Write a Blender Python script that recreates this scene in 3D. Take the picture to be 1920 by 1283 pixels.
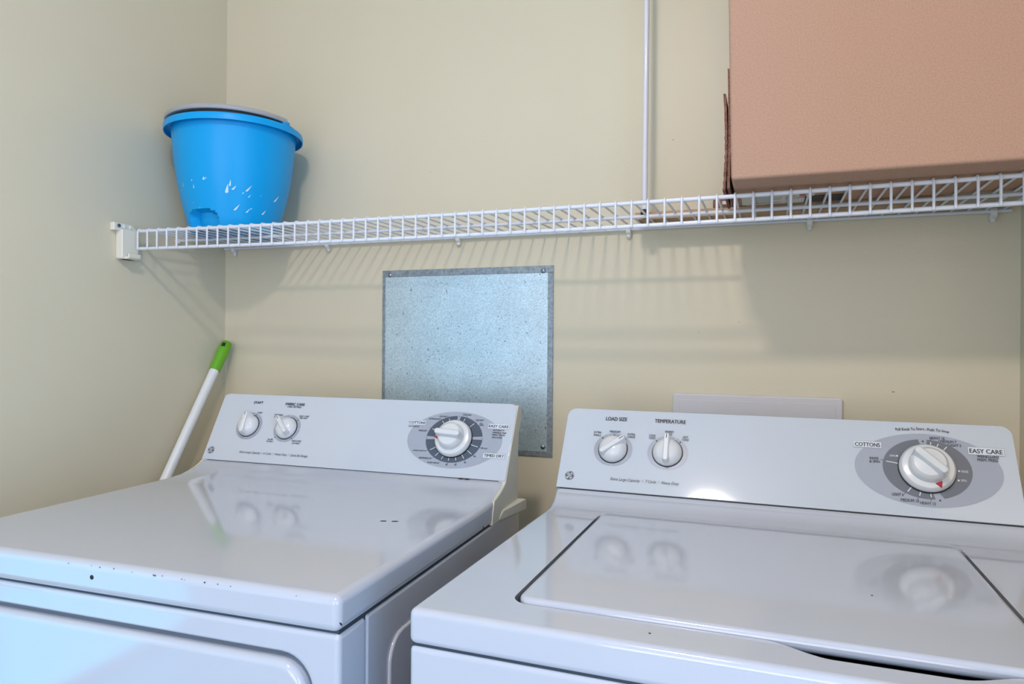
import bpy, bmesh, math, random
from mathutils import Vector, Matrix
random.seed(7)
for o in list(bpy.data.objects): bpy.data.objects.remove(o, do_unlink=True)
scene = bpy.context.scene
COL = scene.collection
PI = math.pi
R = math.radians

# ------------------------------------------------------------------ camera
YAW, PITCH, ROLL = .352, -.0006, .0069
fw = Vector((-math.sin(YAW)*math.cos(PITCH), math.cos(YAW)*math.cos(PITCH), math.sin(PITCH)))
rt = Vector((math.cos(YAW), math.sin(YAW), 0)); up = rt.cross(fw)
rt2 = math.cos(ROLL)*rt + math.sin(ROLL)*up
up2 = -math.sin(ROLL)*rt + math.cos(ROLL)*up
cd = bpy.data.cameras.new('camera'); cam = bpy.data.objects.new('camera', cd); COL.objects.link(cam)
cd.sensor_width = 36; cd.lens = 36*1305.45/1920; cd.clip_start = .02
m = Matrix((rt2, up2, -fw)).transposed().to_4x4(); m.translation = Vector((1.3856, -1.5084, 1.192))
cam.matrix_world = m
scene.camera = cam

# ------------------------------------------------------------------ world, lights, exposure
w = bpy.data.worlds.new('world'); scene.world = w; w.use_nodes = True
w.node_tree.nodes['Background'].inputs[0].default_value = (.62, .78, 1, 1)
w.node_tree.nodes['Background'].inputs[1].default_value = .6
scene.view_settings.view_transform = 'Standard'
scene.view_settings.look = 'None'
scene.view_settings.exposure = 0.05
scene.view_settings.gamma = 1
scene.view_settings.use_curve_mapping = False
LAMP_POS = (1.13, -1.65, 2.385)          # ceiling lamp of the hall, its emitting glass is built further down
LAMP_STRENGTH = 200
def rect_light(name, loc, rot, sx, sy, power, color):
    l = bpy.data.lights.new(name, 'AREA'); l.shape = 'RECTANGLE'; l.size = sx; l.size_y = sy
    l.energy = power; l.color = color
    o = bpy.data.objects.new(name, l); COL.objects.link(o); o.location = loc; o.rotation_euler = rot
    return o
rect_light('daylight_window', (-.75, -3.5, 1.42), (0, R(-90), 0), 1.15, 1.4, 5, (.30, .66, 1))
rect_light('daylight_glass_door', (-.75, -2.14, .95), (0, R(-90), 0), 1.8, .78, 11, (.04, .62, 1))
rect_light('added_front_fill', (1.35, -4.55, 1.35), (R(90), 0, 0), 1.9, 1.5, 37, (1, .88, .88))  # invented window: fill light added from behind the camera
rect_light('added_right_fill', (2.95, -2.6, 1.2), (0, R(90), 0), 1.6, 1.6, 50, (.34, .60, 1))  # invented window: blue light added to tint the left wall

# ------------------------------------------------------------------ materials
def mat(name, col, rough=.5, metal=0, noise=None, bump=None, emit=None, coat=0, spec=.5):
    m = bpy.data.materials.new(name); m.use_nodes = True; nt = m.node_tree; b = nt.nodes['Principled BSDF']
    b.inputs['Base Color'].default_value = (*col, 1); b.inputs['Roughness'].default_value = rough
    b.inputs['Metallic'].default_value = metal; b.inputs['Coat Weight'].default_value = coat
    b.inputs['Coat Roughness'].default_value = .06
    b.inputs['Specular IOR Level'].default_value = .3 if 'bucket' in name else spec
    tc = nt.nodes.new('ShaderNodeTexCoord')
    if noise:
        sc, amt, det = noise
        n = nt.nodes.new('ShaderNodeTexNoise'); n.inputs['Scale'].default_value = sc; n.inputs['Detail'].default_value = det
        nt.links.new(tc.outputs['Object'], n.inputs['Vector'])
        r = nt.nodes.new('ShaderNodeMapRange'); r.inputs['From Min'].default_value = .3; r.inputs['From Max'].default_value = .7
        r.inputs['To Min'].default_value = 1-amt; r.inputs['To Max'].default_value = 1+amt
        nt.links.new(n.outputs['Fac'], r.inputs['Value'])
        mx = nt.nodes.new('ShaderNodeVectorMath'); mx.operation = 'SCALE'; mx.inputs[0].default_value = col
        nt.links.new(r.outputs[0], mx.inputs['Scale']); nt.links.new(mx.outputs[0], b.inputs['Base Color'])
    if bump:
        sc, st, dist = bump
        n = nt.nodes.new('ShaderNodeTexNoise'); n.inputs['Scale'].default_value = sc; n.inputs['Detail'].default_value = 4
        nt.links.new(tc.outputs['Object'], n.inputs['Vector'])
        bp = nt.nodes.new('ShaderNodeBump'); bp.inputs['Strength'].default_value = st; bp.inputs['Distance'].default_value = dist
        nt.links.new(n.outputs['Fac'], bp.inputs['Height']); nt.links.new(bp.outputs[0], b.inputs['Normal'])
    if emit:
        b.inputs['Emission Color'].default_value = (*emit[0], 1); b.inputs['Emission Strength'].default_value = emit[1]
    return m
M = {}
M['wall'] = mat('painted_wall', (.67, .60, .44), .42, noise=(3, .015, 3), bump=(160, .12, .002))
M['ceiling'] = mat('ceiling_paint', (.75, .74, .70), .8)
M['hall'] = mat('hall_paint', (.66, .66, .62), .7)
M['floor'] = mat('floor_tile', (.50, .50, .50), .35, noise=(5, .06, 4))
M['enamel'] = mat('white_enamel', (.50, .512, .56), .10, coat=.5, bump=(45, .02, .0006))
M['console'] = mat('white_console_enamel', (.525, .553, .59), .07, coat=.3)
M['knob'] = mat('white_knob_plastic', (.66, .66, .65), .22, coat=.2)
M['almond'] = mat('almond_plastic', (.62, .58, .47), .45)
M['almond2'] = mat('cream_bracket_plastic', (.76, .72, .60), .4)
M['black'] = mat('black_parts_and_shade', (.008, .008, .009), .6)  # real black parts, also shade painted into seams, knob gaps and lid opening
M['gap'] = mat('painted_gap_shade', (.035, .045, .06), .6)  # shade of the gap below the top panels, put into colour
M['emblem'] = mat('emblem_grey', (.085, .09, .105), .4)
M['print_black'] = mat('print_black', (.045, .05, .06), .5)
M['print_grey'] = mat('print_grey', (.19, .20, .23), .5)
M['print_light'] = mat('print_light', (.42, .44, .48), .4)
M['ring_light'] = mat('print_ring_light', (.33, .35, .40), .3)
M['oval'] = mat('print_oval', (.345, .365, .415), .3)
M['ring_blue'] = mat('print_ring_slate', (.075, .09, .12), .25)
M['ring_grey'] = mat('print_ring_grey', (.15, .155, .175), .25)
M['print_white'] = mat('print_white', (.66, .68, .71), .35)
M['red'] = mat('red_print', (.42, .015, .03), .4)
M['wire'] = mat('white_vinyl_wire', (.70, .71, .75), .3, coat=.2)
M['clip'] = mat('white_clip_plastic', (.74, .73, .68), .4)
M['blue'] = mat('blue_bucket_plastic', (0, .34, .74), .38, bump=(900, .08, .0004))
M['blue_dark'] = mat('blue_bucket_inner', (.004, .10, .60), .45)
M['grey_plastic'] = mat('grey_handle_plastic', (.36, .36, .37), .35)
M['splash'] = mat('white_splash_print', (.6, .72, .8), .4)
M['card'] = mat('kraft_cardboard', (.45, .265, .18), .75, noise=(420, .10, 5), bump=(700, .08, .0006))
M['card2'] = mat('brown_cardboard', (.50, .33, .20), .8, noise=(40, .08, 5))
M['card_edge'] = mat('cardboard_cut_edge', (.24, .11, .075), .85, noise=(260, .5, 4))
M['label'] = mat('paper_label', (.70, .68, .62), .6)
M['green'] = mat('green_grip_plastic', (.14, .42, .015), .4)
M['pole'] = mat('white_coated_tube', (.78, .79, .78), .3, coat=.2)
M['pole2'] = mat('white_metal_tube', (.72, .72, .76), .25, coat=.3)
M['screw'] = mat('screw_steel', (.30, .32, .34), .3, 1)
M['cover'] = mat('cover_plate_white', (.66, .64, .65), .5, bump=(200, .05, .001))
M['rust'] = mat('chipped_enamel', (.03, .015, .012), .8)
M['frame'] = mat('window_frame_white', (.8, .8, .8), .5)
M['lamp'] = mat('lamp_glass', (1, 1, 1), .4, emit=((1, .875, .82), LAMP_STRENGTH))
# galvanised sheet with spangle and pits
def galv():
    m = mat('galvanised_steel', (.45, .50, .54), .42, .85); nt = m.node_tree; b = nt.nodes['Principled BSDF']
    tc = nt.nodes.new('ShaderNodeTexCoord')
    n1 = nt.nodes.new('ShaderNodeTexNoise'); n1.inputs['Scale'].default_value = 420; n1.inputs['Detail'].default_value = 5
    n2 = nt.nodes.new('ShaderNodeTexNoise'); n2.inputs['Scale'].default_value = 190; n2.inputs['Detail'].default_value = 2
    n3 = nt.nodes.new('ShaderNodeTexNoise'); n3.inputs['Scale'].default_value = 14; n3.inputs['Detail'].default_value = 3
    for n in (n1, n2, n3): nt.links.new(tc.outputs['Object'], n.inputs['Vector'])
    def mr(n, a, b_, c, d):
        r = nt.nodes.new('ShaderNodeMapRange'); r.inputs['From Min'].default_value = a; r.inputs['From Max'].default_value = b_
        r.inputs['To Min'].default_value = c; r.inputs['To Max'].default_value = d; nt.links.new(n.outputs['Fac'], r.inputs['Value']); return r.outputs[0]
    def mul(a, b_):
        q = nt.nodes.new('ShaderNodeMath'); q.operation = 'MULTIPLY'; nt.links.new(a, q.inputs[0]); nt.links.new(b_, q.inputs[1]); return q.outputs[0]
    k = mul(mul(mr(n1, .35, .65, .80, 1.14), mr(n2, .68, .73, 1, .30)), mr(n3, .3, .7, .93, 1.07))
    s = nt.nodes.new('ShaderNodeVectorMath'); s.operation = 'SCALE'; s.inputs[0].default_value = (.60, .72, .78)
    nt.links.new(k, s.inputs['Scale']); nt.links.new(s.outputs[0], b.inputs['Base Color'])
    return m
M['galv'] = galv()
M['galv_fold'] = mat('galvanised_fold', (.30, .34, .37), .5, .8, noise=(150, .25, 4))

# ------------------------------------------------------------------ helpers
def finish(name, me, material, parent=None, bevel=0, seg=3, angle=35, loc=None):
    me.materials.clear(); me.materials.append(material)
    me.polygons.foreach_set('use_smooth', [True]*len(me.polygons))
    me.set_sharp_from_angle(angle=R(angle))
    o = bpy.data.objects.new(name, me); COL.objects.link(o)
    if bevel:
        b = o.modifiers.new('bevel', 'BEVEL'); b.width = bevel; b.segments = seg; b.limit_method = 'ANGLE'; b.angle_limit = R(40)
        wn = o.modifiers.new('wn', 'WEIGHTED_NORMAL'); wn.keep_sharp = True
    if parent: o.parent = parent
    if loc: o.location = loc
    return o
def obj(name, bm, material, parent=None, **k):
    bmesh.ops.recalc_face_normals(bm, faces=bm.faces)
    me = bpy.data.meshes.new(name); bm.to_mesh(me); bm.free()
    return finish(name, me, material, parent, **k)
def tag(o, label=None, cat=None, group=None, kind=None):
    if label: o['label'] = label
    if cat: o['category'] = cat
    if group: o['group'] = group
    if kind: o['kind'] = kind
    return o
def empty(name, loc=(0, 0, 0), rz=0):
    o = bpy.data.objects.new(name, None); COL.objects.link(o); o.location = loc; o.rotation_euler = (0, 0, rz); o.empty_display_size = .05
    return o
def B(): return bmesh.new()
def box(bm, x0, x1, y0, y1, z0, z1, mx=None):
    vs = [bm.verts.new((x, y, z)) for x in (x0, x1) for y in (y0, y1) for z in (z0, z1)]
    for f in ((0, 1, 3, 2), (4, 6, 7, 5), (0, 4, 5, 1), (2, 3, 7, 6), (0, 2, 6, 4), (1, 5, 7, 3)):
        bm.faces.new([vs[i] for i in f])
    if mx:
        for v in vs: v.co = mx @ v.co
    return vs
def extrude_poly(bm, pts, h0, h1, fn):
    """prism over a 2D outline; fn maps (a, b, h) to a point"""
    lo = [bm.verts.new(fn(a, b, h0)) for a, b in pts]; hi = [bm.verts.new(fn(a, b, h1)) for a, b in pts]
    n = len(pts); bm.faces.new(lo); bm.faces.new(hi[::-1])
    for i in range(n):
        j = (i+1) % n; bm.faces.new((lo[i], hi[i], hi[j], lo[j]))
def tube(bm, pts, r, n=10, caps=True, radii=None):
    pts = [Vector(p) for p in pts]; rings = []
    prev = None
    for i, p in enumerate(pts):
        a = pts[max(i-1, 0)]; b = pts[min(i+1, len(pts)-1)]; t = (b-a).normalized()
        if prev is None:
            u = t.cross(Vector((0, 0, 1)));
            if u.length < .1: u = t.cross(Vector((0, 1, 0)))
            u.normalize()
        else: u = (prev - t*prev.dot(t)).normalized()
        prev = u; v = t.cross(u); rr = radii[i] if radii else r
        rings.append([bm.verts.new(p + rr*(math.cos(2*PI*k/n)*u + math.sin(2*PI*k/n)*v)) for k in range(n)])
    for a, b in zip(rings, rings[1:]):
        for k in range(n): bm.faces.new((a[k], a[(k+1) % n], b[(k+1) % n], b[k]))
    if caps: bm.faces.new(rings[0][::-1]); bm.faces.new(rings[-1])
def lathe(bm, prof, n=48, cap0=True, cap1=True, mx=None, a0=0, a1=2*PI):
    full = abs(a1-a0-2*PI) < 1e-6; rings = []
    for r, z in prof:
        rings.append([bm.verts.new((r*math.cos(a0+(a1-a0)*k/n), r*math.sin(a0+(a1-a0)*k/n), z)) for k in range(n if full else n+1)])
    for a, b in zip(rings, rings[1:]):
        L = len(a)
        for k in range(L if full else L-1): bm.faces.new((a[k], a[(k+1) % L], b[(k+1) % L], b[k]))
    if full:
        if cap0: bm.faces.new(rings[0][::-1])
        if cap1: bm.faces.new(rings[-1])
    if mx:
        for ring in rings:
            for v in ring: v.co = mx @ v.co
    return rings
def rrect(x0, x1, y0, y1, r, n=6, rs=None):
    """outline of a rounded rectangle; rs radii for corners (x1y1, x0y1, x0y0, x1y0)"""
    rs = rs or (r, r, r, r); out = []
    for (cx, cy, a), q in zip(((x1, y1, 0), (x0, y1, 90), (x0, y0, 180), (x1, y0, 270)), rs):
        sx = -1 if cx == x1 else 1; sy = -1 if cy == y1 else 1
        for k in range(n+1):
            t = R(a + 90*k/n); out.append((cx+sx*q+q*math.cos(t), cy+sy*q+q*math.sin(t)))
    return out
def evaluated(o):
    dg = bpy.context.evaluated_depsgraph_get(); dg.update()
    me = bpy.data.meshes.new_from_object(o.evaluated_get(dg)); return me
def plate_with_hole(bm, outer, inner, fn, h0, h1):
    def lay(h):
        a = [bm.verts.new(fn(x, y, h)) for x, y in outer]; b = [bm.verts.new(fn(x, y, h)) for x, y in inner]
        es = [bm.edges.new((l[i], l[(i+1) % len(l)])) for l in (a, b) for i in range(len(l))]
        bmesh.ops.triangle_fill(bm, use_beauty=True, use_dissolve=False, edges=es)
        return a, b
    a0, b0 = lay(h0); a1, b1 = lay(h1)
    for p, q in ((a0, a1), (b0, b1)):
        for i in range(len(p)):
            j = (i+1) % len(p); bm.faces.new((p[i], p[j], q[j], q[i]))

# text, turned into flat mesh print
_tc = {}
def text_mesh(s):
    if s in _tc: return _tc[s]
    c = bpy.data.curves.new('t', 'FONT'); c.body = s; c.size = 1; c.resolution_u = 3
    o = bpy.data.objects.new('t', c); COL.objects.link(o)
    me = evaluated(o); bpy.data.objects.remove(o, do_unlink=True)
    vs = [tuple(v.co[:2]) for v in me.vertices]; fs = [tuple(p.vertices) for p in me.polygons]
    x0 = min(v[0] for v in vs); x1 = max(v[0] for v in vs); y0 = min(v[1] for v in vs); y1 = max(v[1] for v in vs)
    _tc[s] = ([((v[0]-(x0+x1)/2)/(x1-x0), (v[1]-(y0+y1)/2)/(y1-y0)) for v in vs], fs); return _tc[s]
def put_text(bm, fr, s, cs, ct, wd, ht, rot=0, shear=0, n=.0008, bold=0):
    offs = [(0, 0)] if not bold else [(-bold, 0), (bold, 0), (0, bold*.6), (0, -bold*.6)]
    vs, fs = text_mesh(s); c, s_ = math.cos(R(rot)), math.sin(R(rot))
    for k, (ox, oy) in enumerate(offs):
        nv = []
        for x, y in vs:
            X = x*wd + shear*y*ht + ox; Y = y*ht + oy
            nv.append(bm.verts.new(fr @ Vector((cs + c*X - s_*Y, ct + s_*X + c*Y, n + k*.00002))))
        for f in fs:
            try: bm.faces.new([nv[i] for i in f])
            except ValueError: pass
def ribbon(bm, fr, pts, wd, n, closed=False):
    L = []; N = len(pts)
    for i, p in enumerate(pts):
        a = Vector(pts[(i-1) % N] if closed else pts[max(i-1, 0)]); b = Vector(pts[(i+1) % N] if closed else pts[min(i+1, N-1)])
        t = (b-a).normalized(); q = Vector((-t.y, t.x))*wd/2; p = Vector(p)
        L.append((bm.verts.new(fr @ Vector((*(p+q), n))), bm.verts.new(fr @ Vector((*(p-q), n)))))
    for i in range(N if closed else N-1):
        a, b = L[i], L[(i+1) % N]; bm.faces.new((a[0], b[0], b[1], a[1]))
def flat(bm, fr, pts, n, base=0):
    """thin printed patch with outline pts"""
    hi = [bm.verts.new(fr @ Vector((*p, n))) for p in pts]; bm.faces.new(hi)
def ell(cx, cy, a, b, n=64, t0=0, t1=360):
    full = abs(t1-t0-360) < 1e-6
    return [(cx+a*math.cos(R(t0+(t1-t0)*k/n)), cy+b*math.sin(R(t0+(t1-t0)*k/n))) for k in range(n if full else n+1)]

# ================================================================== the room
def wall(name, x0, x1, y0, y1, z0, z1, m='wall'):
    b = B(); box(b, x0, x1, y0, y1, z0, z1); return tag(obj(name, b, M[m]), kind='structure')
wall('wall_back', -.12, 1.94, 0, .1, 0, 2.44)
wall('wall_left', -.12, 0, -1.05, 0, 0, 2.44)
wall('wall_right', 1.817, 1.937, -1.05, 0, 0, 2.44)
wall('floor', -.9, 3.1, -4.7, .1, -.1, 0, 'floor')
wall('ceiling', -.9, 3.1, -4.7, .1, 2.44, 2.54, 'ceiling')
wall('wall_hall_left_return', -.8, -.12, -1.05, -.95, 0, 2.44, 'hall')
wall('wall_hall_right_return', 1.937, 3.0, -1.05, -.95, 0, 2.44, 'hall')
b = B(); plate_with_hole(b, [(-4.6, 0), (-.95, 0), (-.95, 2.44), (-4.6, 2.44)], [(-3.44, .36), (-1.76, .36), (-1.76, 2.04), (-3.44, 2.04)], lambda a, c, h: (h, a, c), 3.0, 3.1)
tag(obj('wall_hall_right', b, M['hall']), kind='structure')
b = B(); plate_with_hole(b, [(-3.44, .36), (-1.76, .36), (-1.76, 2.04), (-3.44, 2.04)], [(-3.40, .40), (-1.80, .40), (-1.80, 2.0), (-3.40, 2.0)], lambda a, c, h: (h, a, c), 2.99, 3.08)
tag(obj('added_fill_frame_right', b, M['frame']), kind='structure')  # made-up frame around the added light on the right
b = B(); plate_with_hole(b, [(-.9, 0), (3.1, 0), (3.1, 2.44), (-.9, 2.44)], [(.36, .56), (2.34, .56), (2.34, 2.14), (.36, 2.14)], lambda a, c, h: (a, h, c), -4.7, -4.6)
tag(obj('wall_front', b, M['hall']), kind='structure')
b = B(); plate_with_hole(b, [(.36, .56), (2.34, .56), (2.34, 2.14), (.36, 2.14)], [(.40, .60), (2.30, .60), (2.30, 2.10), (.40, 2.10)], lambda a, c, h: (a, h, c), -4.68, -4.59)
tag(obj('added_fill_frame_front', b, M['frame']), kind='structure')  # made-up frame around the added fill light at the front
# left wall of the hall with a glazed door and a window
def hall_piece(name, y0, y1, z0, z1): wall(name, -.9, -.8, y0, y1, z0, z1, 'hall')
hall_piece('wall_hall_left_pier', -1.72, -.95, 0, 2.44); hall_piece('wall_hall_left_middle', -2.76, -2.56, 0, 2.44); hall_piece('wall_hall_left_end', -4.6, -4.24, 0, 2.44)
hall_piece('wall_hall_left_lintel', -2.56, -1.72, 2.05, 2.44); hall_piece('wall_hall_left_top', -4.24, -2.76, 2.04, 2.44); hall_piece('wall_hall_left_sill', -4.24, -2.76, 0, .80)
b = B(); plate_with_hole(b, [(-4.24, .80), (-2.76, .80), (-2.76, 2.04), (-4.24, 2.04)], [(-4.20, .84), (-2.80, .84), (-2.80, 2.0), (-4.20, 2.0)], lambda a, c, h: (h, a, c), -.88, -.79)
tag(obj('window_1', b, M['frame']), kind='structure')
b = B(); plate_with_hole(b, [(-2.56, 0), (-1.72, 0), (-1.72, 2.05), (-2.56, 2.05)], [(-2.53, .05), (-1.75, .05), (-1.75, 1.85), (-2.53, 1.85)], lambda a, c, h: (h, a, c), -.88, -.79)
tag(obj('door_1', b, M['frame']), kind='structure')

# hall ceiling lamp
t = tag(empty('ceiling_light', (LAMP_POS[0], LAMP_POS[1], 2.44)), 'round white glass lamp on the hall ceiling behind the viewer', 'lamp')
b = B(); lathe(b, [(.11, 0), (.115, -.012), (.105, -.022)], 48); obj('lamp_base', b, M['frame'], t)
b = B(); lathe(b, [(.088, -.022), (.087, -.035), (.075, -.052), (.05, -.064), (.02, -.068)], 48); obj('lamp_shade', b, M['lamp'], t)

# ================================================================== appliances
W = .686
def console_frame(y0, z0, y1, z1):
    T = Vector((0, y1-y0, z1-z0)); L = T.length; T.normalize(); S = Vector((1, 0, 0)); N = S.cross(T)
    m = Matrix((S, T, N)).transposed().to_4x4(); m.translation = Vector((0, y0, z0)); return m, L
def small_knob(parent, fr, s, t, ang, name='control_knob', r=.0245):
    mx = fr @ Matrix.Translation((s, t, 0)) @ Matrix.Rotation(R(ang), 4, 'Z')
    b = B(); lathe(b, [(r*1.0, .0015), (r*1.0, .004), (r*.96, .0075), (r*.82, .0135), (r*.6, .0175), (r*.3, .0195), (.001, .02)], 48, mx=mx)
    k = obj(name, b, M['knob'], parent)
    b = B(); lathe(b, [(r*1.06, .0004), (r*1.06, .0016)], 40, mx=mx); obj('knob_shade_disc', b, M['black'], k)  # black disc paints the shade in the gap behind the knob
    # finger grip: a ridge right across the knob, longer on the pointer side
    b = B(); pts = rrect(-r*.93, r*1.12, -.0046, .0046, .0044, 5)
    lo = [b.verts.new(mx @ Vector((x, y*1.75, .004))) for x, y in pts]; hi = [b.verts.new(mx @ Vector((x*.97, y*.85, .0245))) for x, y in pts]
    b.faces.new(lo[::-1]); b.faces.new(hi)
    for i in range(len(pts)):
        j = (i+1) % len(pts); b.faces.new((lo[i], lo[j], hi[j], hi[i]))
    obj('grip', b, M['knob'], k, bevel=.0012, seg=2, angle=50)
    b = B(); q = [(r*.70, -.0006), (r*1.02, -.0006), (r*1.02, .0006), (r*.70, .0006)]
    extrude_poly(b, q, .0243, .0249, lambda x, y, h: mx @ Vector((x, y, h))); obj('pointer_mark', b, M['print_black'], k)
    return k
def big_knob(parent, fr, s, t, ang, tri, r=.0375):
    mx = fr @ Matrix.Translation((s, t, 0))
    b = B(); lathe(b, [(r*.98, .002), (r, .004), (r*.985, .008), (r*.90, .0125), (r*.72, .0145), (r*.70, .0145), (r*.69, .018), (r*.64, .026), (r*.55, .0295), (r*.3, .031), (.001, .0315)], 64, mx=mx)
    k = obj('dial_knob', b, M['knob'], parent)
    b = B(); lathe(b, [(r*1.02, .0004), (r*1.02, .0022)], 48, mx=mx); obj('knob_shade_disc', b, M['black'], k)  # black disc stands in for the shade behind the dial knob
    mr = mx @ Matrix.Rotation(R(ang), 4, 'Z'); b = B(); pts = rrect(-r*.70, r*.72, -.0062, .0062, .0055, 5)
    lo = [b.verts.new(mr @ Vector((x, y*1.7, .014))) for x, y in pts]; hi = [b.verts.new(mr @ Vector((x*.96, y*.8, .041))) for x, y in pts]
    b.faces.new(lo[::-1]); b.faces.new(hi)
    for i in range(len(pts)):
        j = (i+1) % len(pts); b.faces.new((lo[i], lo[j], hi[j], hi[i]))
    obj('grip', b, M['knob'], k, bevel=.002, seg=3, angle=50)
    mt = mx @ Matrix.Rotation(R(tri), 4, 'Z'); b = B()
    extrude_poly(b, [(r*.97, 0), (r*.73, .0052), (r*.73, -.0052)], .0, .0008, lambda x, y, h: mt @ Vector((x, y, .0145+h-(x-r*.72)*.26)))
    tag(obj('pointer_mark', b, M['red'], k), 'red triangular pointer')
    return k
def ring(bm, fr, cs, ct, ri, ro, a0, a1, n, inner=None):
    """sector of an (elliptic) ring; ri may be a circle inside an ellipse ro=(a,b)"""
    k = max(3, int(abs(a1-a0)/4)); L = []
    for i in range(k+1):
        a = R(a0+(a1-a0)*i/k); c, s = math.cos(a), math.sin(a)
        L.append((bm.verts.new(fr @ Vector((cs+ri*c, ct+ri*s, n))), bm.verts.new(fr @ Vector((cs+ro[0]*c, ct+ro[1]*s, n)))))
    for p, q in zip(L, L[1:]): bm.faces.new((p[0], p[1], q[1], q[0]))
def tick(bm, fr, cs, ct, ro, a, r0, r1, wd, n):
    c, s = math.cos(R(a)), math.sin(R(a)); p = (cs+ro[0]*c*r0, ct+ro[1]*s*r0); q = (cs+ro[0]*c*r1, ct+ro[1]*s*r1)
    ribbon(bm, fr, [p, q], wd, n)
def dot(bm, fr, s, t, r, n): flat(bm, fr, ell(s, t, r, r, 12), n)
def emblem(parent, fr, s, t, r):
    b = B(); flat(b, fr, ell(s, t, r, r, 40), .0007); e = obj('emblem', b, M['emblem'], parent)
    b = B()
    def rb(pts, wd=.09): ribbon(b, fr, [(s+x*r, t+y*r) for x, y in pts], wd*r, .0010)
    # four leafy curls just inside the rim
    for k in range(4):
        a = 38+90*k
        rb([( (.90-.16*u)*math.cos(R(a-34+62*u)), (.90-.16*u)*math.sin(R(a-34+62*u))) for u in [i/10 for i in range(11)]], .08)
    # two looping script letters, G left and E right
    sp = lambda cx, cy, rx, ry, a0, a1, rot=0, n=14: [(cx+math.cos(R(rot))*rx*math.cos(R(a0+(a1-a0)*i/n))-math.sin(R(rot))*ry*math.sin(R(a0+(a1-a0)*i/n)),
                                                     cy+math.sin(R(rot))*rx*math.cos(R(a0+(a1-a0)*i/n))+math.cos(R(rot))*ry*math.sin(R(a0+(a1-a0)*i/n))) for i in range(n+1)]
    rb(sp(-.27, .30, .15, .27, -60, 260, -25), .085)
    rb([(-.12, .10), (-.02, .42), (-.06, .10), (-.18, -.18), (-.36, -.42)], .085)
    rb(sp(-.36, -.36, .13, .20, 100, 420, -20), .085)
    rb(sp(.30, .33, .13, .24, -50, 240, -30), .085)
    rb([(.18, .085), (.08, .02), (.22, -.02), (.46, -.04)], .085)
    rb(sp(.27, -.30, .27, .26, 60, 330), .085)
    rb(sp(.30, -.32, .12, .11, 180, 460), .07)
    obj('emblem_script', b, M['print_white'], parent)['kind'] = 'stuff'
    return e
def outline_box(dark, white, fr, cs, ct, wd, ht):
    flat(dark, fr, rrect(cs-wd/2, cs+wd/2, ct-ht/2, ct+ht/2, .0006, 2), .0008)
    e = .00035; flat(white, fr, rrect(cs-wd/2+e, cs+wd/2-e, ct-ht/2+e, ct+ht/2-e, .0005, 2), .0009)

def deck(name, parent, prof, hole=None):
    b = B(); extrude_poly(b, prof, 0, W, lambda a, c, h: (h, a, c))
    o = obj(name, b, M['enamel'], parent, bevel=.010, seg=5)
    if hole:
        me = evaluated(o); bpy.data.objects.remove(o, do_unlink=True)
        o = bpy.data.objects.new(name, me); COL.objects.link(o)
        c = B(); extrude_poly(c, hole, .85, .95, lambda a, q, h: (a, q, h)); co = obj('cut', c, M['enamel'])
        md = o.modifiers.new('b', 'BOOLEAN'); md.object = co; md.operation = 'DIFFERENCE'; md.solver = 'EXACT'
        me2 = evaluated(o); bpy.data.objects.remove(o, do_unlink=True); bpy.data.objects.remove(co, do_unlink=True)
        o = finish(name, me2, M['enamel'], parent, bevel=.003, seg=3, angle=35)
        o.modifiers['bevel'].angle_limit = R(60)
    return o
def cabinet(parent, depth, front_z, side_in=.003):
    """steel body below the deck: front panel wraps round to a seam, then side panels"""
    b = B(); box(b, side_in, W-side_in, .012, depth, .02, front_z); return obj('cabinet', b, M['enamel'], parent, bevel=.004)

# ------------------------------------------------------------------ dryer
ROT_D = .0273
dryer = tag(empty('clothes_dryer', (.9523-W*math.cos(ROT_D), -.8662-W*math.sin(ROT_D), 0), ROT_D),
            'white clothes dryer on the left with unbroken flat top and front door', 'dryer')
BAND = .873
prof = [(0, BAND), (0, .914), (.42, .914), (.455, .9145), (.485, .9165), (.508, .9205), (.525, .9262), (.537, .9320), (.5440, .9357), (.60, .9357), (.60, BAND)]
deck('top_panel', dryer, prof)
b = B(); box(b, .004, W-.004, .0075, .63, .866, BAND+.002); obj('gap_shade_strip', b, M['gap'], dryer)  # dark strip paints the shade in the gap below the top panel
# body: front panel with a door opening, sides, back
zt = BAND-.0018
b = B(); plate_with_hole(b, [(.001, .03), (W-.001, .03), (W-.001, zt), (.001, zt)], rrect(.036, W-.036, .30, .842, .042, 8), lambda a, c, h: (a, h, c), .003, .061)
obj('front_panel', b, M['enamel'], dryer, bevel=.006, seg=4)
b = B(); extrude_poly(b, rrect(.0415, W-.0415, .3055, .8362, .0375, 8), -.004, .024, lambda a, c, h: (a, h, c))
door = obj('door', b, M['enamel'], dryer, bevel=.008, seg=5)
b = B(); box(b, .02, W-.02, .021, .03, .05, .86); obj('door_recess', b, M['enamel'], dryer)
for nm, x0, x1 in (('side_panel', W-.020, W-.001), ('side_panel', .001, .020)):
    b = B(); box(b, x0, x1, .0625, .635, .03, zt); sp_ = obj(nm, b, M['enamel'], dryer, bevel=.003)
    b = B(); xo = x1 if x1 > .3 else x0; sg = 1 if x1 > .3 else -1
    extrude_poly(b, rrect(.112, .60, .12, .825, .035, 6), xo-.002*sg, xo+.0035*sg, lambda a, c, h: (h, a, c))
    obj('pressed_panel', b, M['enamel'], sp_, bevel=.003)
b = B(); box(b, .02, W-.02, .60, .635, .03, zt); obj('back_panel', b, M['enamel'], dryer)
b = B(); box(b, .03, W-.03, .05, .60, 0, .04); obj('plinth', b, M['black'], dryer)
FR, PL = console_frame(.5452, .937, .6176, 1.0718)
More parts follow.
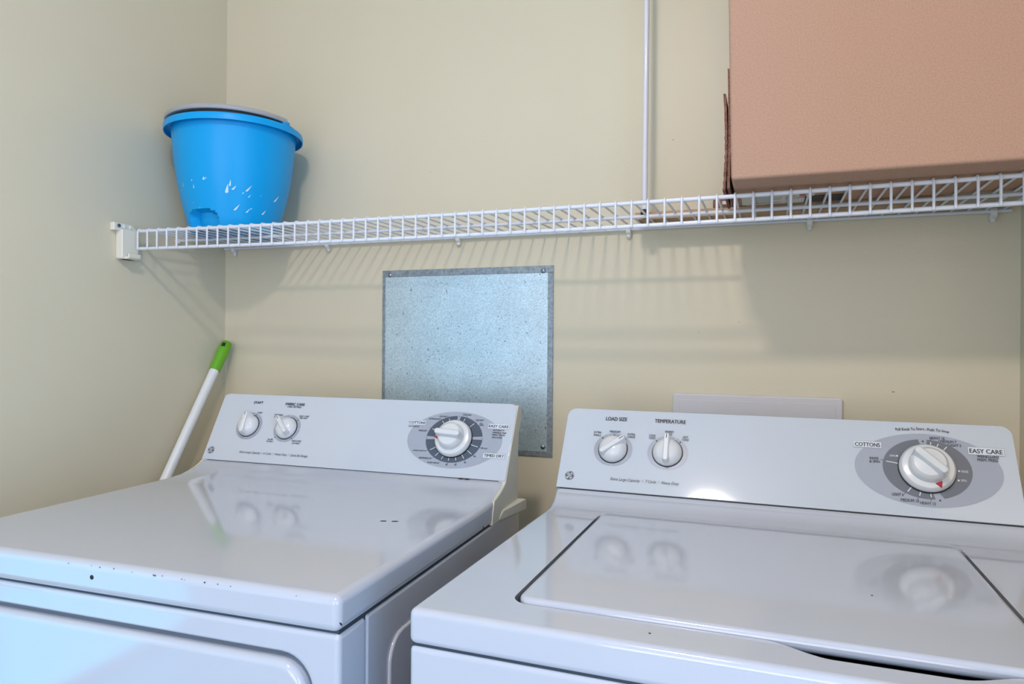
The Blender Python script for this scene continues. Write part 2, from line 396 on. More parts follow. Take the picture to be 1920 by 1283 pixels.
# sloping control panel (a sheet wrapped over a plastic housing)
b = B(); extrude_poly(b, rrect(0, W, .0003, PL, 0, 6, rs=(.013, .013, .001, .001)), -.010, 0, lambda a, c, h: FR @ Vector((a, c, h)))
panel = obj('control_panel', b, M['console'], dryer, bevel=.0028, seg=4)
b = B(); box(b, .006, W-.006, -.004, .0008, -.009, -.0018, FR); obj('seam', b, M['black'], dryer)  # black strip paints the shade in the joint below the control panel
b = B()
hp = [(.552, BAND+.001), (.552, .937), (.6225, 1.0660), (.632, 1.064), (.640, 1.052), (.640, 1.042), (.624, 1.02), (.620, .98), (.620, BAND+.001)]
extrude_poly(b, hp, .010, W-.010, lambda a, c, h: (h, a, c)); obj('console_housing', b, M['almond'], dryer, bevel=.002)
for side in (0, 1):
    b = B()
    cp = [(.477, .8725), (.480, .893), (.487, .9135), (.508, .9185), (.526, .9245), (.5385, .9305), (.546, .935), (.585, 1.009), (.6160, 1.0655), (.622, 1.0695), (.631, 1.0665), (.640, 1.054), (.640, 1.040), (.623, 1.018), (.619, .98), (.619, .8725)]
    f = (lambda h: W+h) if side else (lambda h: -h)
    extrude_poly(b, cp, -.014, .0015, lambda a, c, h: (f(h), a, c))
    cap = tag(obj('console_end_cap', b, M['almond'], dryer, bevel=.0016, seg=3), 'almond plastic end cap with a flared foot')
    b = B(); extrude_poly(b, [(.508, .8725), (.508, .8765), (.528, .8885), (.622, .8905), (.628, .885), (.628, .8685)], -.004, .0165, lambda a, c, h: (f(h*(max(0, min(1, (a-.50)/.10))) if h > 0 else h), a, c))
    obj('foot_lip', b, M['almond'], cap, bevel=.003, seg=3)
# print
n1, n2 = .0004, .0006
b = B(); flat(b, FR, ell(.5695, .0745, .0985, .0575, 96), n1); obj('dial_plate', b, M['oval'], panel)
DC = (.5695, .0755); DO = (.0585, .0475)
b = B()
edges = [(-177, -93+0), (-3, 7)]
for a0, a1 in ((90.5, 176), (184, 352.5+0), (363.5, 445.5-0)):
    pass
for a0, a1 in ((91.5, 176), (184, 362-.5), (7.5+2, 84.5)):
    if a0 == 184: a0, a1 = 184, 361.5
    ring(b, FR, *DC, .0375, DO, a0, a1, n2)
obj('dial_ring', b, M['ring_blue'], panel)
b = B()
for a in (125.7, 109.9, 74.2, 48.9, -17.5, -39.6, -58.7, -76.1, -92.5, -108.5, -125.4, -146.1, 155.2): tick(b, FR, *DC, DO, a, .62, .93, .0011, .0008)
obj('dial_tick', b, M['print_white'], panel)['kind'] = 'stuff'
b = B()
for a in (125.7, 109.9, 72.5, 47.5, 36, -17.5, -39.6, -58.7, -76.1, -92.5, -108.5, -125.4, -148.1, 154.2): tick(b, FR, *DC, DO, a, 1.0, 1.055, .0007, .0008)
for a in (87.8, 4.5, 180): dot(b, FR, DC[0]+DO[0]*.985*math.cos(R(a)), DC[1]+DO[1]*.97*math.sin(R(a)), .0009, .0009)
obj('dial_mark', b, M['print_black'], panel)['kind'] = 'stuff'
for cs_, ct_, gaps in ((.0916, .0795, (90+15, 270)), (.188, .0785, (92, 0, 180, 268))):
    b = B()
    if cs_ < .1: ring(b, FR, cs_, ct_, .02, (.0318, .0305), 112, 267.5, n2); ring(b, FR, cs_, ct_, .02, (.0318, .0305), -89.5, 112, n2)
    else:
        for q in range(4): ring(b, FR, cs_, ct_, .02, (.0318, .0305), 90*q+2, 90*q+88, n2)
    obj('knob_ring', b, M['ring_light'], panel)
b = B()
for s, t in ((-.0052, .0253), (.0091, .0250)): dot(b, FR, .0916+s, .0795+t, .0013, .0009)
for s, t in ((.0204, .0186), (.0191, -.0222), (-.022, -.0219), (-.0200, .0195)): dot(b, FR, .188+s, .079+t, .0013, .0009)
obj('knob_dot', b, M['print_black'], panel)['kind'] = 'stuff'
TXT_D = [('START',0.0954,0.1339,0.0234,0.0053,1,1), ('FABRIC CARE',0.1896,0.1334,0.0475,0.0056,0,1), ('4 HEAT SETTINGS',0.1897,0.1272,0.0352,0.0039,0,0),
('START',0.1078,0.1104,0.0133,0.0035,0,0), ('COTTONS',0.1570,0.1076,0.0203,0.0034,0,0), ('REG. HEAT',0.1567,0.1026,0.0179,0.0030,0,0),
('EASY CARE',0.2213,0.1071,0.0229,0.0034,0,0), ('MED. HEAT',0.2214,0.1027,0.0186,0.0029,0,0), ('DELICATES',0.2213,0.0518,0.0224,0.0035,0,0),
('LOW HEAT',0.2212,0.0468,0.0188,0.0030,0,0), ('FLUFF',0.1565,0.0520,0.0126,0.0031,0,0), ('NO HEAT',0.1566,0.0476,0.0156,0.0031,0,0),
('Extra Large Capacity  /  6 Cycle  /  Heavy Duty  /  Quiet By Design',0.1746,0.0204,0.1673,0.0064,0,2), ('COTTONS',0.4851,0.1052,0.0350,0.0053,0,1),
('AUTOMATIC',0.4793,0.0970,0.0238,0.0026,0,0), ('MORE DRY',0.5007,0.0891,0.0178,0.0029,0,0), ('OPTIMUM DRY',0.5202,0.1146,0.0255,0.0029,0,0),
('LESS DRY',0.5382,0.1206,0.0168,0.0029,0,0), ('MORE DRY',0.5875,0.1260,0.0177,0.0027,0,0), ('LESS DRY',0.6156,0.1162,0.0163,0.0029,0,0),
('COOL',0.6194,0.1094,0.0063,0.0022,0,0), ('DOWN',0.6208,0.1063,0.0084,0.0022,0,0), ('EASY CARE',0.6560,0.1053,0.0395,0.0053,0,1),
('AUTOMATIC',0.6576,0.0973,0.0233,0.0029,0,0), ('WRINKLE FREE',0.6596,0.0924,0.0273,0.0029,0,0), ('PERM. PRESS',0.6585,0.0879,0.0252,0.0029,0,0),
('DELICATES',0.6562,0.0829,0.0199,0.0029,0,0), ('80 min',0.6349,0.0604,0.0118,0.0028,0,0), ('70',0.6189,0.0430,0.0041,0.0030,0,0), ('60',0.6018,0.0303,0.0042,0.0030,0,0),
('50',0.5833,0.0247,0.0040,0.0030,0,0), ('40',0.5652,0.0238,0.0040,0.0030,0,0), ('DAMP OFF 30',0.5371,0.0257,0.0238,0.0028,0,0), ('DEWRINKLE 20',0.5185,0.0339,0.0258,0.0029,0,0),
('QUICK FLUFF 10',0.5031,0.0477,0.0273,0.0029,0,0), ('TIMED DRY',0.6567,0.0467,0.0390,0.0052,0,1)]
def lettering(parent, fr, T):
    b = B(); w_ = B()
    for s, cs, ct, wd, ht, rot, k in T:
        if k == 3: put_text(w_, fr, s, cs, ct, wd, ht, rot, 0, .0011)
        elif k == 2: put_text(b, fr, s, cs, ct, wd, ht, rot, .25, .0011, 0)
        else: put_text(b, fr, s, cs, ct, wd, ht, rot, 0, .0011, .0003 if k == 1 else .00012)
    obj('lettering', b, M['print_black'], parent)['kind'] = 'stuff'
    if w_.verts: tag(obj('lettering', w_, M['print_white'], parent), 'white lettering', kind='stuff')
    else: w_.free()
for c in ((.4852, .1053, .038, .010), (.6563, .1052, .0438, .0103), (.6563, .0466, .0431, .0097)):
    dk, wh = B(), B(); outline_box(dk, wh, FR, *c)
    obj('word_box_outline', dk, M['print_grey'], panel); obj('word_box', wh, M['print_white'], panel)
lettering(panel, FR, TXT_D)
emblem(panel, FR, .0163, .0207, .0078)
tag(small_knob(dryer, FR, .0916, .0795, 90+4, r=.0235), 'start knob pointing straight up')
tag(small_knob(dryer, FR, .188, .0785, 133, r=.0235), 'fabric care knob turned to upper left')
big_knob(dryer, FR, .5695, .0755, 180-4, 183)
# chips in the enamel, hole and screw
b = B()
for x, y, a, r_ in ((.5735, .300, .2, .0055), (.5910, .3045, .25, .0058)):
    lathe(b, [(r_, 0), (r_*.8, .0004)], 14, mx=Matrix.Translation((x-.02+.02, y, .9141)) @ Matrix.Rotation(a, 4, 'Z') @ Matrix.Diagonal((1, .45, 1, 1)))
for i in range(14):
    x = .28+random.random()*.36; q = .0004+.0005*random.random()
    lathe(b, [(q, 0), (q*.7, .0003)], 8, mx=Matrix.Translation((x, -.0001+.003*random.random()*.3, .9085+.0015*random.random())) @ Matrix.Rotation(R(60), 4, 'X') @ Matrix.Diagonal((1.5, 1, 1, 1)))
for x in (.600, .612):
    lathe(b, [(.003, 0), (.002, .0003)], 10, mx=Matrix.Translation((x, .5435, .9362)) @ Matrix.Rotation(R(60), 4, 'X') @ Matrix.Diagonal((2.0, .5, 1, 1)))
lathe(b, [(.0018, 0), (.0012, .0003)], 10, mx=Matrix.Translation((W+.0001, .437, .879)) @ Matrix.Rotation(R(90), 4, 'Y') @ Matrix.Diagonal((2.4, 1, 1, 1)))
lathe(b, [(.0024, 0), (.0016, .0003)], 10, mx=Matrix.Translation((W-.0012, .006, .884)) @ Matrix.Rotation(R(60), 4, 'Y') @ Matrix.Diagonal((1.3, .8, 1, 1)))
obj('enamel_chip', b, M['rust'], dryer)['kind'] = 'stuff'
b = B(); lathe(b, [(.0028, 0), (.0028, .0006), (.0024, .0009)], 16, mx=Matrix.Translation((.333, 0, .8955)) @ Matrix.Rotation(R(90), 4, 'X')); obj('front_hole', b, M['black'], dryer)

# ------------------------------------------------------------------ washer
ROT_W = -.0104
washer = tag(empty('washing_machine', (1.0363, -.8656, 0), ROT_W), 'white top-loading washing machine on the right with a hinged lid', 'washing machine')
WB = .8765
prof = [(0, WB), (0, .914), (.45, .914), (.472, .9145), (.487, .9165), (.499, .9205), (.508, .9265), (.514, .9325), (.5185, .9388), (.58, .9388), (.58, WB)]
def sm(u): return u*u*(3-2*u)
hole = rrect(.0915, .5935, .056, .4665, .020, 6)
hole = [p for p in hole if not (p[1] < .0561 and p[0] > .2)]
# front edge with finger scoop
front = [(.330, .056)]
for k in range(11):
    u = k/10; front.append((.345+.060*u, .056-.0225*sm(u)))
for k in range(11):
    u = k/10; front.append((.500+.060*u, .0335+.0225*sm(u)))
hole = rrect(.0915, .5935, .056, .4665, .020, 6)
n_ = 7  # points per corner: order x1y1, x0y1, x0y0, x1y0
hole = hole[:3*n_] + front + hole[3*n_:]
deck('top_panel', washer, prof, hole)
b = B(); box(b, .03, W-.03, .02, .50, .862, .886); obj('tub_shade_slab', b, M['black'], washer)  # solid black slab paints the darkness under the lid
b = B(); extrude_poly(b, rrect(.0985, .5875, .0575, .4625, .016, 6), .9055, .9195, lambda x, y, h: (x, y, h))
lid = obj('lid', b, M['enamel'], washer, bevel=.0055, seg=5)
b = B(); tube(b, [(.094, .455, .9115), (.0965, .464, .9122), (.104, .4715, .9127), (.118, .4735, .9127), (.567, .4735, .9127), (.581, .4715, .9127), (.5885, .464, .9122), (.591, .455, .9115)], .0044, 14)
obj('lid_bead', b, M['enamel'], washer)
for x in (.120, .566):
    b = B(); tube(b, [(x-.02, .4645, .9125), (x+.02, .4645, .9125)], .0032, 10)
    obj('hinge', b, M['enamel'], lid)
zt = WB-.0017
b = B(); box(b, .003, W-.003, .005, .575, .80, WB+.002); obj('gap_shade_strip', b, M['gap'], washer)  # dark strip behind the gap, its colour stands in for shade
b = B(); box(b, .0005, W-.0005, .0015, .59, .03, zt); obj('cabinet', b, M['enamel'], washer, bevel=.006, seg=4)
b = B(); box(b, .03, W-.03, .05, .55, 0, .035); obj('plinth', b, M['black'], washer)
FR, PL = console_frame(.52, .9403, .5991, 1.0704)
b = B(); extrude_poly(b, rrect(0, W, .0003, PL, 0, 6, rs=(.016, .016, .001, .001)), -.010, 0, lambda a, c, h: FR @ Vector((a, c, h)))
panel = obj('control_panel', b, M['console'], washer, bevel=.0028, seg=4)
b = B(); box(b, .006, W-.006, -.004, .0008, -.009, -.0018, FR); obj('seam', b, M['black'], washer)  # shade of the panel joint painted as a black strip
b = B()
extrude_poly(b, [(.528, .90), (.528, .940), (.604, 1.0645), (.615, 1.062), (.620, 1.05), (.620, .90)], .004, W-.004, lambda a, c, h: (h, a, c))
obj('console_housing', b, M['console'], washer, bevel=.004)
b = B(); flat(b, FR, ell(.5687, .0745, .0975, .0585, 96), n1); obj('dial_plate', b, M['oval'], panel)
DC = (.5687, .0758); DO = (.0588, .0478)
b = B(); ring(b, FR, *DC, .0378, DO, 97.6, 277.3, n2); ring(b, FR, *DC, .0378, DO, 289, 445.9, n2); obj('dial_ring', b, M['ring_grey'], panel)
b = B()
for a in (80.2, 69.7, 57.2, 169, -120.7, -103.6, -87.7): tick(b, FR, *DC, DO, a, .60, .93, .0013, .0008)
for s, t in ((.5306, .0938), (.6104, .0751), (.6084, .0604)): dot(b, FR, s, t, .0014, .0009)
obj('dial_tick', b, M['print_white'], panel)['kind'] = 'stuff'
b = B()
for a in (80.8, 70.7, 58.5, 168, -122, -104.6, -88.7): tick(b, FR, *DC, DO, a, 1.0, 1.06, .0008, .0008)
for s, t in ((.5673, .1203), (.5817, .0274)): dot(b, FR, s, t, .0014, .0009)
obj('dial_mark', b, M['print_black'], panel)['kind'] = 'stuff'
for s in (.0915, .1850):
    b = B()
    for a0, a1 in ((69, 111), (113, 269), (-89, 67)): ring(b, FR, s, .0757, .02, (.0338, .0305), a0, a1, n2)
    obj('knob_ring', b, M['ring_light'], panel)
b = B()
for s, t in ((-.0207, .0206), (-.0005, .0270), (.0199, .0203)): dot(b, FR, .0915+s, .0755+t, .0014, .0009)
for s, t in ((-.0195, .0203), (.0204, .0201)): dot(b, FR, .1848+s, .0757+t, .0014, .0009)
obj('knob_dot', b, M['print_black'], panel)['kind'] = 'stuff'
TXT_W = [('LOAD SIZE',0.0909,0.1339,0.0375,0.0068,0,1), ('TEMPERATURE',0.1852,0.1338,0.0526,0.0068,0,1), ('EXTRA',0.0604,0.1062,0.0133,0.0039,0,0), ('SMALL',0.0604,0.1008,0.0135,0.0038,0,0),
('MEDIUM',0.0910,0.1091,0.0181,0.0040,0,0), ('EXTRA',0.1209,0.1056,0.0133,0.0038,0,0), ('LARGE',0.1210,0.1008,0.0129,0.0038,0,0), ('COLD',0.1570,0.1057,0.0107,0.0037,0,0),
('COLD',0.1571,0.1010,0.0109,0.0037,0,0), ('WARM',0.1850,0.1142,0.0141,0.0040,0,0), ('COLD',0.1851,0.1092,0.0103,0.0037,0,0), ('HOT',0.2132,0.1058,0.0085,0.0037,0,0), ('COLD',0.2133,0.1010,0.0107,0.0037,0,0),
('Extra Large Capacity  /  7 Cycle  /  Heavy Duty',0.1510,0.0211,0.1143,0.0066,0,2), ('COTTONS',0.4907,0.1100,0.0350,0.0064,0,1), ('EASY CARE',0.6481,0.1087,0.0415,0.0068,0,1),
('WRINKLE-FREE',0.6498,0.1004,0.0274,0.0043,0,0), ('PERM. PRESS',0.6488,0.0950,0.0260,0.0043,0,0), ('HEAVY 10',0.5867,0.1263,0.0196,0.0043,0,0), ('MEDIUM 7',0.6010,0.1215,0.0209,0.0043,0,0),
('LIGHT 5',0.6095,0.1160,0.0153,0.0043,0,0), ('RINSE',0.4989,0.0877,0.0123,0.0041,0,0), ('& SPIN',0.4993,0.0824,0.0143,0.0041,0,0), ('LIGHT 6',0.5273,0.0321,0.0152,0.0044,0,0),
('MEDIUM 10',0.5425,0.0241,0.0234,0.0045,0,0), ('HEAVY 13',0.5657,0.0216,0.0195,0.0045,0,0), ('SPIN',0.5245,0.0936,0.0078,0.0034,0,3), ('RINSE',0.6176,0.0748,0.0088,0.0036,0,3), ('SPIN',0.6147,0.0606,0.0069,0.0036,0,3),
('Pull Knob To',0.5448,0.1394,0.0266,0.0046,4,0), ('Start',0.5653,0.1411,0.0108,0.0042,0,0), ('- Push To',0.5819,0.1402,0.0208,0.0046,-3,0), ('Stop',0.5989,0.1382,0.0101,0.0045,-9,0)]
for c in ((.4907, .1102, .0395, .0106), (.6482, .1088, .0463, .0122)):
    dk, wh = B(), B(); outline_box(dk, wh, FR, *c)
    obj('word_box_outline', dk, M['print_grey'], panel); obj('word_box', wh, M['print_white'], panel)
lettering(panel, FR, TXT_W)
emblem(panel, FR, .0212, .022, .0080)
tag(small_knob(washer, FR, .0915, .0757, 38), 'load size knob pointing to upper right')
tag(small_knob(washer, FR, .1850, .0757, 91), 'temperature knob pointing straight up')
big_knob(washer, FR, .5687, .0755, -44, -66, r=.0378)
b = B()
lathe(b, [(.0014, 0), (.001, .0003)], 10, mx=Matrix.Translation((.245, .030, .9141)))
lathe(b, [(.0012, 0), (.001, .0003)], 10, mx=Matrix.Translation((.455, .205, .9196)))
obj('enamel_chip', b, M['rust'], washer)['kind'] = 'stuff'

# ================================================================== wall fittings
# galvanised sheet over a hole in the wall
p = tag(empty('steel_wall_plate', (.710, 0, 1.148)), 'square galvanised steel plate screwed to the wall behind the dryer', 'wall plate')
x0, x1, z0, z1 = -.2185, .2215, -.216, .2165
b = B(); box(b, x0, x1, -.0035, 0, z0, z1); obj('sheet', b, M['galv'], p, bevel=.0006, seg=1)
for nm, q in (('folded_hem', (x0, x1, z1-.016, z1)), ('folded_hem', (x0, x1, z0, z0+.012)), ('folded_hem', (x0, x0+.008, z0+.012, z1-.016)), ('folded_hem', (x1-.013, x1, z0+.012, z1-.016))):
    b = B(); box(b, q[0], q[1], -.0046, -.0030, q[2], q[3]); obj(nm, b, M['galv_fold'], p, bevel=.0005, seg=1)
for x, z in ((.5126, 1.3537), (.9075, 1.3529), (.9091, .9541), (.5126, .9545)):
    b = B(); mx = Matrix.Translation((x-.710, -.0040, z-1.148)) @ Matrix.Rotation(R(90), 4, 'X')
    lathe(b, [(.0062, 0), (.0058, .002), (.004, .0035), (.001, .004)], 6, mx=mx); obj('screw', b, M['screw'], p)
# blank cover
c = tag(empty('utility_box_cover', (1.361, 0, 1.0)), 'plain off-white cover plate on the wall, half hidden behind the washing machine', 'cover plate')
b = B(); extrude_poly(b, rrect(-.1635, .1635, -.12, .0855, .006, 4), -.009, 0, lambda a, q, h: (a, h, q)); obj('cover', b, M['cover'], c, bevel=.003, seg=3)
b = B(); extrude_poly(b, rrect(-.150, .150, -.107, .0725, .004, 3), -.0097, -.0085, lambda a, q, h: (a, h, q)); obj('raised_field', b, M['cover'], c, bevel=.0005, seg=1)
# filler nicks in the wall paint
b = B()
for x, z, r_ in ((1.1936, 1.6242, .0012), (1.6127, 1.1004, .0016), (.62, 1.60, .0008), (1.33, 1.235, .0008), (1.25, 1.215, .0008)):
    lathe(b, [(r_, 0), (r_*.6, .0004)], 8, mx=Matrix.Translation((x, 0, z)) @ Matrix.Rotation(R(90), 4, 'X') @ Matrix.Diagonal((1.6, .7, 1, 1)))
o = obj('wall_scuff', b, M['print_grey'], bpy.data.objects['wall_back']); o['kind'] = 'stuff'

# ================================================================== wire shelf
shelf = tag(empty('wire_shelf', (0, 0, 1.4365)), 'long white vinyl-coated wire shelf running across the wall above both machines', 'shelf')
def sag(x): u = (x-.9)/.9; return .003-.007*(1-u*u)
def zf(x, y): return sag(x)*min(1, -y/.305)
XS = [.03+i*(1.795-.03)/24 for i in range(25)]
def rail(name, y, dz, x0, x1, r):
    b = B(); xs = [x0+i*(x1-x0)/24 for i in range(25)]
    tube(b, [(x, y, dz+zf(x, y)) for x in xs], r, 10); obj(name, b, M['wire'], shelf)
rail('front_rail', -.305, 0, .030, 1.80, .0037)
rail('front_rail', -.305, -.0400, .030, 1.80, .0037)
rail('middle_rail', -.165, -.0005, .006, 1.80, .0035)
rail('rear_rail', -.010, 0, .006, 1.80, .0033)
def wx(k):
    K = [0, 14, 17, 41, 60, 62]; X = [.0327, .4353, .5227, 1.1912, 1.7319, 1.7888]
    for a, b_, p_, q_ in zip(K, K[1:], X, X[1:]):
        if k <= b_: return p_+(q_-p_)*(k-a)/(b_-a)
wm = None
for k in range(63):
    x = wx(k); s = sag(x); b = B()
    pts = [(x, -.002, .0040), (x, -.10, .0040+s*.33), (x, -.20, .0040+s*.66), (x, -.300, .0042+s), (x, -.3065, .0038+s), (x, -.3095, .0008+s), (x, -.3103, -.004+s), (x, -.3103, -.0425+s)]
    tube(b, pts, .0021, 6); obj('wire', b, M['wire'], shelf)
for x in (.0361, .3334, .6976, 1.1016, 1.4624, 1.7718):
    b = B(); mx = Matrix.Translation((x, 0, 0))
    extrude_poly(b, [(0, -.013), (-.006, -.014), (-.014, -.008), (-.0165, 0), (-.013, .0062), (-.004, .008), (0, .008)], -.0055, .0055, lambda a, c, h: (x+h, a, c))
    k = obj('wall_clip', b, M['clip'], shelf, bevel=.0015)
    b = B(); lathe(b, [(.0056, 0), (.0056, .003), (.0042, .0055), (.001, .0068)], 14, mx=Matrix.Translation((x, -.0045, -.0132)) @ Matrix.Rotation(R(150), 4, 'X')); obj('clip_peg', b, M['clip'], k)
b = B(); lathe(b, [(.007, 0), (.0065, .006), (.0045, .0075)], 14, mx=Matrix.Translation((.0002, -.165, 0)) @ Matrix.Rotation(R(90), 4, 'Y')); obj('wall_clip', b, M['clip'], shelf)
# end bracket on the left wall
br = tag(empty('shelf_bracket', (0, -.30, 1.41)), 'cream plastic bracket on the left wall holding the shelf front end', 'bracket')
b = B(); extrude_poly(b, rrect(-.040, .004, -.037, .030, .004, 3), 0, .020, lambda a, q, h: (h, a, q)); obj('bracket_body', b, M['almond2'], br, bevel=.002)
b = B(); extrude_poly(b, [(-.055, .026), (.004, .0285), (.004, .0345), (-.008, .043), (-.055, .0445)], 0, .013, lambda a, q, h: (h, a, q)); fl = obj('flange', b, M['almond2'], br, bevel=.0015)
for y in (-.043, -.028, -.012):
    b = B(); lathe(b, [(.0045, 0), (.004, .0015), (.002, .002)], 12, mx=Matrix.Translation((.0130, y, .037)) @ Matrix.Rotation(R(90), 4, 'Y')); obj('screw', b, M['clip'] if y != -.043 else M['screw'], fl)
b = B(); extrude_poly(b, [(.0, -.037), (.030, -.037), (.034, -.034), (.034, -.025), (.030, -.025), (.030, -.031), (.0, -.031)], -.034, -.002, lambda a, q, h: (a, h, q)); obj('bracket_hook', b, M['almond2'], br, bevel=.0012)

# ================================================================== things on the shelf
DECK = 1.4365+.0063
# ---- bucket
bz = 1.4435
bk = tag(empty('bucket', (.180, -.167, bz)), 'bright blue plastic bucket with grey handle at the left end of the shelf', 'bucket')
prof = [(.086, 0), (.096, .0), (.0985, .003), (.104, .0205), (.112, .0535), (.1195, .085), (.126, .1165), (.1312, .150), (.135, .1815), (.1375, .210), (.1395, .2365),
        (.1400, .2430), (.1480, .2440), (.1530, .2405), (.1538, .2320), (.1555, .2320), (.1562, .2420), (.1545, .2472), (.1480, .2490), (.1380, .2485), (.1365, .240), (.130, .16), (.110, .06), (.094, .006)]
prof2 = []
for (a, c), (d, e) in zip(prof, prof[1:]):
    k = 7 if (c < .07 and e < .07 and c > .001) else 1
    for i in range(k): prof2.append((a+(d-a)*i/k, c+(e-c)*i/k))
prof2.append(prof[-1])
b = B(); lathe(b, prof2, 180)
def half_width(z): return 24-3.2*(z/.041)**2-7*max(0, (z-.030)/.0095)**2
for v in b.verts:
    r_ = math.hypot(v.co.x, v.co.y); d = math.degrees(math.atan2(v.co.y, v.co.x))+90; z = v.co.z
    if r_ > .0855 and z < .0400 and r_ > .092 + z*.2:
        hw = half_width(z)
        if abs(abs(d)-hw) <= 1.0: d = math.copysign(hw, d)
        elif abs(d) < hw: r_ -= .021
        v.co.x = r_*math.cos(R(d-90)); v.co.y = r_*math.sin(R(d-90))
obj('body', b, M['blue'], bk, angle=50)
# grey carrying handle folded down on the rim
b = B(); A0, A1 = -178, 0; N_ = 60; rings = []
for i in range(N_+1):
    a = R(A0+(A1-A0)*i/N_); e = min(i, N_-i)/N_; lift = .2525 + .0030*math.sin(PI*i/N_)
    ro = .1515+.0015*math.sin(PI*i/N_)
    cs = [(ro, lift), (ro+.002, lift+.004), (ro, lift+.0105), (ro-.016, lift+.0115), (ro-.0175, lift+.0085), (ro-.0175, lift+.001)]
    rings.append([b.verts.new((q*math.cos(a), q*math.sin(a), h)) for q, h in cs])
for p_, q_ in zip(rings, rings[1:]):
    for k in range(6): b.faces.new((p_[k], p_[(k+1) % 6], q_[(k+1) % 6], q_[k]))
b.faces.new(rings[0][::-1]); b.faces.new(rings[-1])
hd = obj('handle', b, M['grey_plastic'], bk, bevel=.001, seg=2)
for sg in (1, -1):
    b = B(); x = .1455*sg; box(b, x-.007, x+.007, -.012, .010, .247, .258); obj('handle_lug', b, M['blue'], bk, bevel=.003)
b = B(); lathe(b, [(.128, .244), (.1445, .247), (.1455, .2535), (.140, .2555), (.128, .250), (.118, .20), (.119, .198), (.128, .244)], 72, cap0=False, cap1=False)  # plain black ring filling the space between rim and handle
tag(obj('rim_band', b, M['black'], bk), 'black band between rim and handle')
# splash print
b = B()
P_ = [(.0985, .003), (.104, .0205), (.112, .0535), (.1195, .085), (.126, .1165)]
def br_(z):
    for (a, c), (d, e) in zip(P_, P_[1:]):
        if c <= z <= e: return a+(d-a)*(z-c)/(e-c)
    return .126
for th, z, hgt, wd in ((-94.5, 1.5493, .004, .003), (-79.4, 1.5508, .006, .006), (-76.9, 1.5522, .003, .003), (-111.2, 1.5424, .009, .0025), (-93.1, 1.5348, .008, .003), (-55.9, 1.5275, .017, .007),
     (-52.8, 1.5407, .012, .004), (-49.1, 1.5318, .009, .005), (-34.6, 1.5324, .013, .005), (-39.7, 1.523, .004, .003), (-33, 1.5173, .006, .003), (1.5, 1.5214, .014, .006), (-46.3, 1.4893, .013, .005),
     (-33.5, 1.485, .009, .004), (-29.7, 1.4909, .003, .003), (-13.6, 1.4856, .010, .005), (-20, 1.5226, .002, .002), (-89.4, 1.4894, .002, .002), (-117.7, 1.5326, .006, .002), (-98.4, 1.5016, .002, .0015), (29.8, 1.543, .007, .003)):
    z -= bz; pts = []
    for u, v in ((0, 1), (.35, .2), (.5, -.35), (.3, -.5), (-.3, -.5), (-.5, -.35), (-.35, .2)):
        zz = z+v*hgt/1.3; q = br_(zz)+.0004; a = R(th)+(u*wd+(.12+.5*(th > -50))*v*hgt)/q; pts.append(b.verts.new((q*math.cos(a), q*math.sin(a), zz)))
    b.faces.new(pts)
tag(obj('splash_print', b, M['splash'], bk), 'white splash drops printed on the side')['kind'] = 'stuff'

# ---- thin flat carton at the back of the shelf
fc = tag(empty('flat_carton', (1.128, -.080, DECK)), 'thin flat brown cardboard carton lying at the back of the shelf under the pole', 'box')
b = B(); box(b, 0, .552, 0, .064, .0003, .016); obj('carton', b, M['card2'], fc, bevel=.0015, seg=2)
# ---- big box
bb = tag(empty('cardboard_box', (1.3285, -.3765, DECK+.0016)), 'large closed brown cardboard box overhanging the front of the shelf at right', 'box')
b = B(); vs = box(b, .002, .470, 0, .2245, .0010, .60)
for v in vs:
    if v.co.z > .3: v.co.x -= (.012 if v.co.x < .2 else 0)
obj('carton', b, M['card'], bb, bevel=.005, seg=4)
# two loose corrugated flaps along the left side, cut edges to the front
for (x_, z_top, y0_, lean, amp) in ((-.0150, .160, .070, .0030, .0012), (-.0075, .196, .058, .0015, .0008)):
    b = B(); n_s = 26; L = []
    for i in range(n_s+1):
        z = .001+(z_top-.001)*i/n_s; u = i/n_s
        x = x_+lean*math.sin(u*3.0)+amp*(.5*math.sin(i*2.6)+.6*random.random())*(1 if u < .55 else .2)
        L.append([b.verts.new((x+dx, y, z)) for dx, y in ((0, y0_+.002*math.sin(i*.9)), (.0042, y0_), (.0042, y0_+.17), (0, y0_+.17))])
    for p_, q_ in zip(L, L[1:]):
        for k in range(4): b.faces.new((p_[k], p_[(k+1) % 4], q_[(k+1) % 4], q_[k]))
    b.faces.new(L[0][::-1]); b.faces.new(L[-1])
    tag(obj('flap', b, M['card_edge'], bb), 'loose corrugated flap with torn edge')
cp_ = tag(empty('cardboard_piece', (1.282, -.079, DECK+.0163)), 'small dark red-brown cardboard piece lying on the flat carton behind the big box', 'cardboard')
b = B(); box(b, 0, .062, .001, .055, 0, .018); obj('piece', b, M['card_edge'], cp_, bevel=.001, seg=1)
b = B(); box(b, .018, .054, -.0004, .0012, .006, .0125); tag(obj('paper_strip', b, M['label'], cp_), 'pale paper strip')
b = B(); box(b, .004, .468, .1120, .1135, .0001, .0008); obj('bottom_seam', b, M['card_edge'], bb)
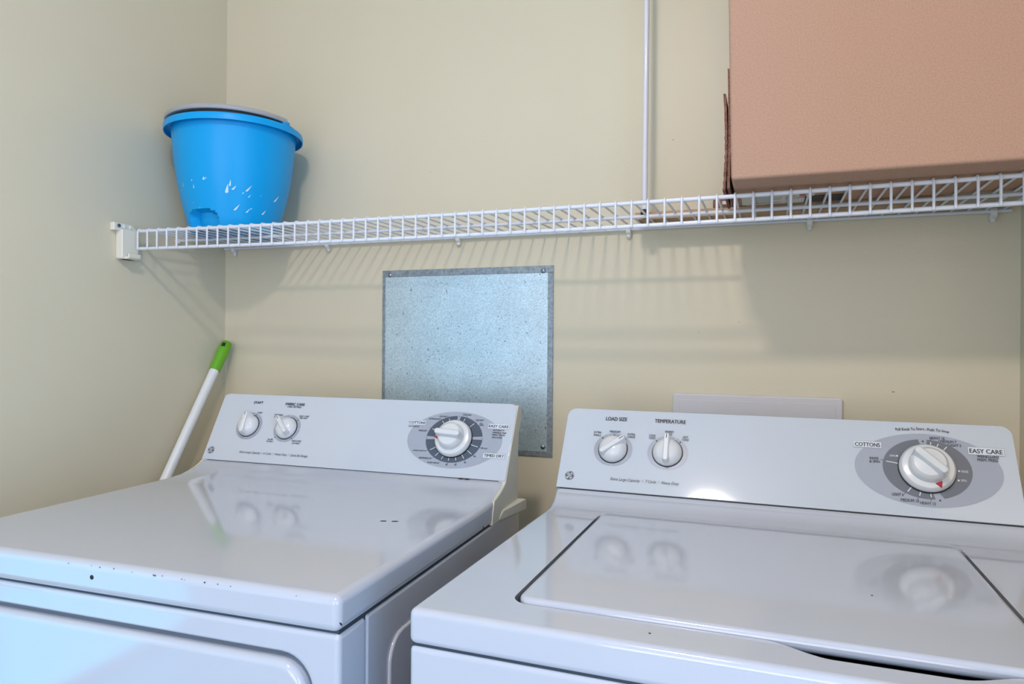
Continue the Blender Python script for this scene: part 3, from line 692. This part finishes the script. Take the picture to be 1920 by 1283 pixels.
# label and tape on the underside
def under(name, x0, x1, y0, y1, m, d=.0006, par=bb, lab=None):
    b = B(); box(b, x0, x1, y0, y1, .0006-d, .0007); o = obj(name, b, M[m], par)
    if lab: tag(o, lab)
    return o
lb = under('shipping_label', .012, .130, .135, .215, 'label', .0003, lab='white paper shipping label with faded print')
for x0, x1, y0, y1, m in ((.030, .060, .145, .190, 'print_light'), (.064, .080, .150, .158, 'print_light'), (.064, .078, .164, .178, 'print_light'), (.084, .104, .148, .166, 'print_light'), (.084, .106, .172, .180, 'print_light'), (.030, .078, .196, .199, 'print_grey'), (.032, .060, .201, .204, 'print_grey')):
    under('label_print', x0, x1, y0, y1, m, .0005, par=lb)
b = B()
under('label_print', .106, .116, .140, .160, 'red', .0005, par=lb); under('label_print', .104, .120, .166, .172, 'red', .0005, par=lb)
tp = under('black_tape', .116, .176, .160, .215, 'black', .0005, lab='black tape patch')

# ---- pole standing on the shelf
pl = tag(empty('white_pole', (1.1505, -.096, DECK)), 'slim white metal pole standing upright on the shelf left of the cardboard box', 'pole')
b = B(); tube(b, [(0, 0, .012), (.0008, .004, .50), (.0015, .008, .985)], .0056, 20); obj('tube', b, M['pole2'], pl)
b = B(); lathe(b, [(.0075, .0003), (.0085, .003), (.0078, .016), (.0058, .018)], 20); tag(obj('foot', b, M['black'], pl), 'black end cap')

# ---- mop handle
top = Vector((.020, -.020, 1.190)); base = Vector((.080, -.80, 0.0))
top = Vector((.028, -.022, 1.186)); 
ax = (base-top).normalized()
mh = tag(empty('mop_handle', base), 'white mop handle with green grip leaning in the corner left of the dryer', 'mop')
o0 = -base
def mp(d): return top + ax*d - base
L = (base-top).length
b = B(); tube(b, [mp(.085), mp(L-.006)], .0118, 24); obj('tube', b, M['pole'], mh)
b = B(); tube(b, [mp(0), mp(.002), mp(.006), mp(.014), mp(.035), mp(.045), mp(.0895), mp(.090)], .014, 24, radii=[.006, .011, .0135, .0148, .0152, .0146, .0140, .0128])
g = obj('grip', b, M['green'], mh)
v_ = Vector((1.3856, -1.5084, 1.192))-top
side = ax.cross(Vector((0.35, -.94, 0))).normalized(); nn = side.cross(ax).normalized()
if nn.y > 0: nn = -nn
mx = Matrix((side, ax, nn)).transposed().to_4x4(); mx.translation = mp(.017)
b = B(); box(b, -.0048, .0048, -.0058, .0058, .0130, .0156, mx); tag(obj('hang_hole', b, M['black'], g, bevel=.001, seg=1), 'black hanging hole')
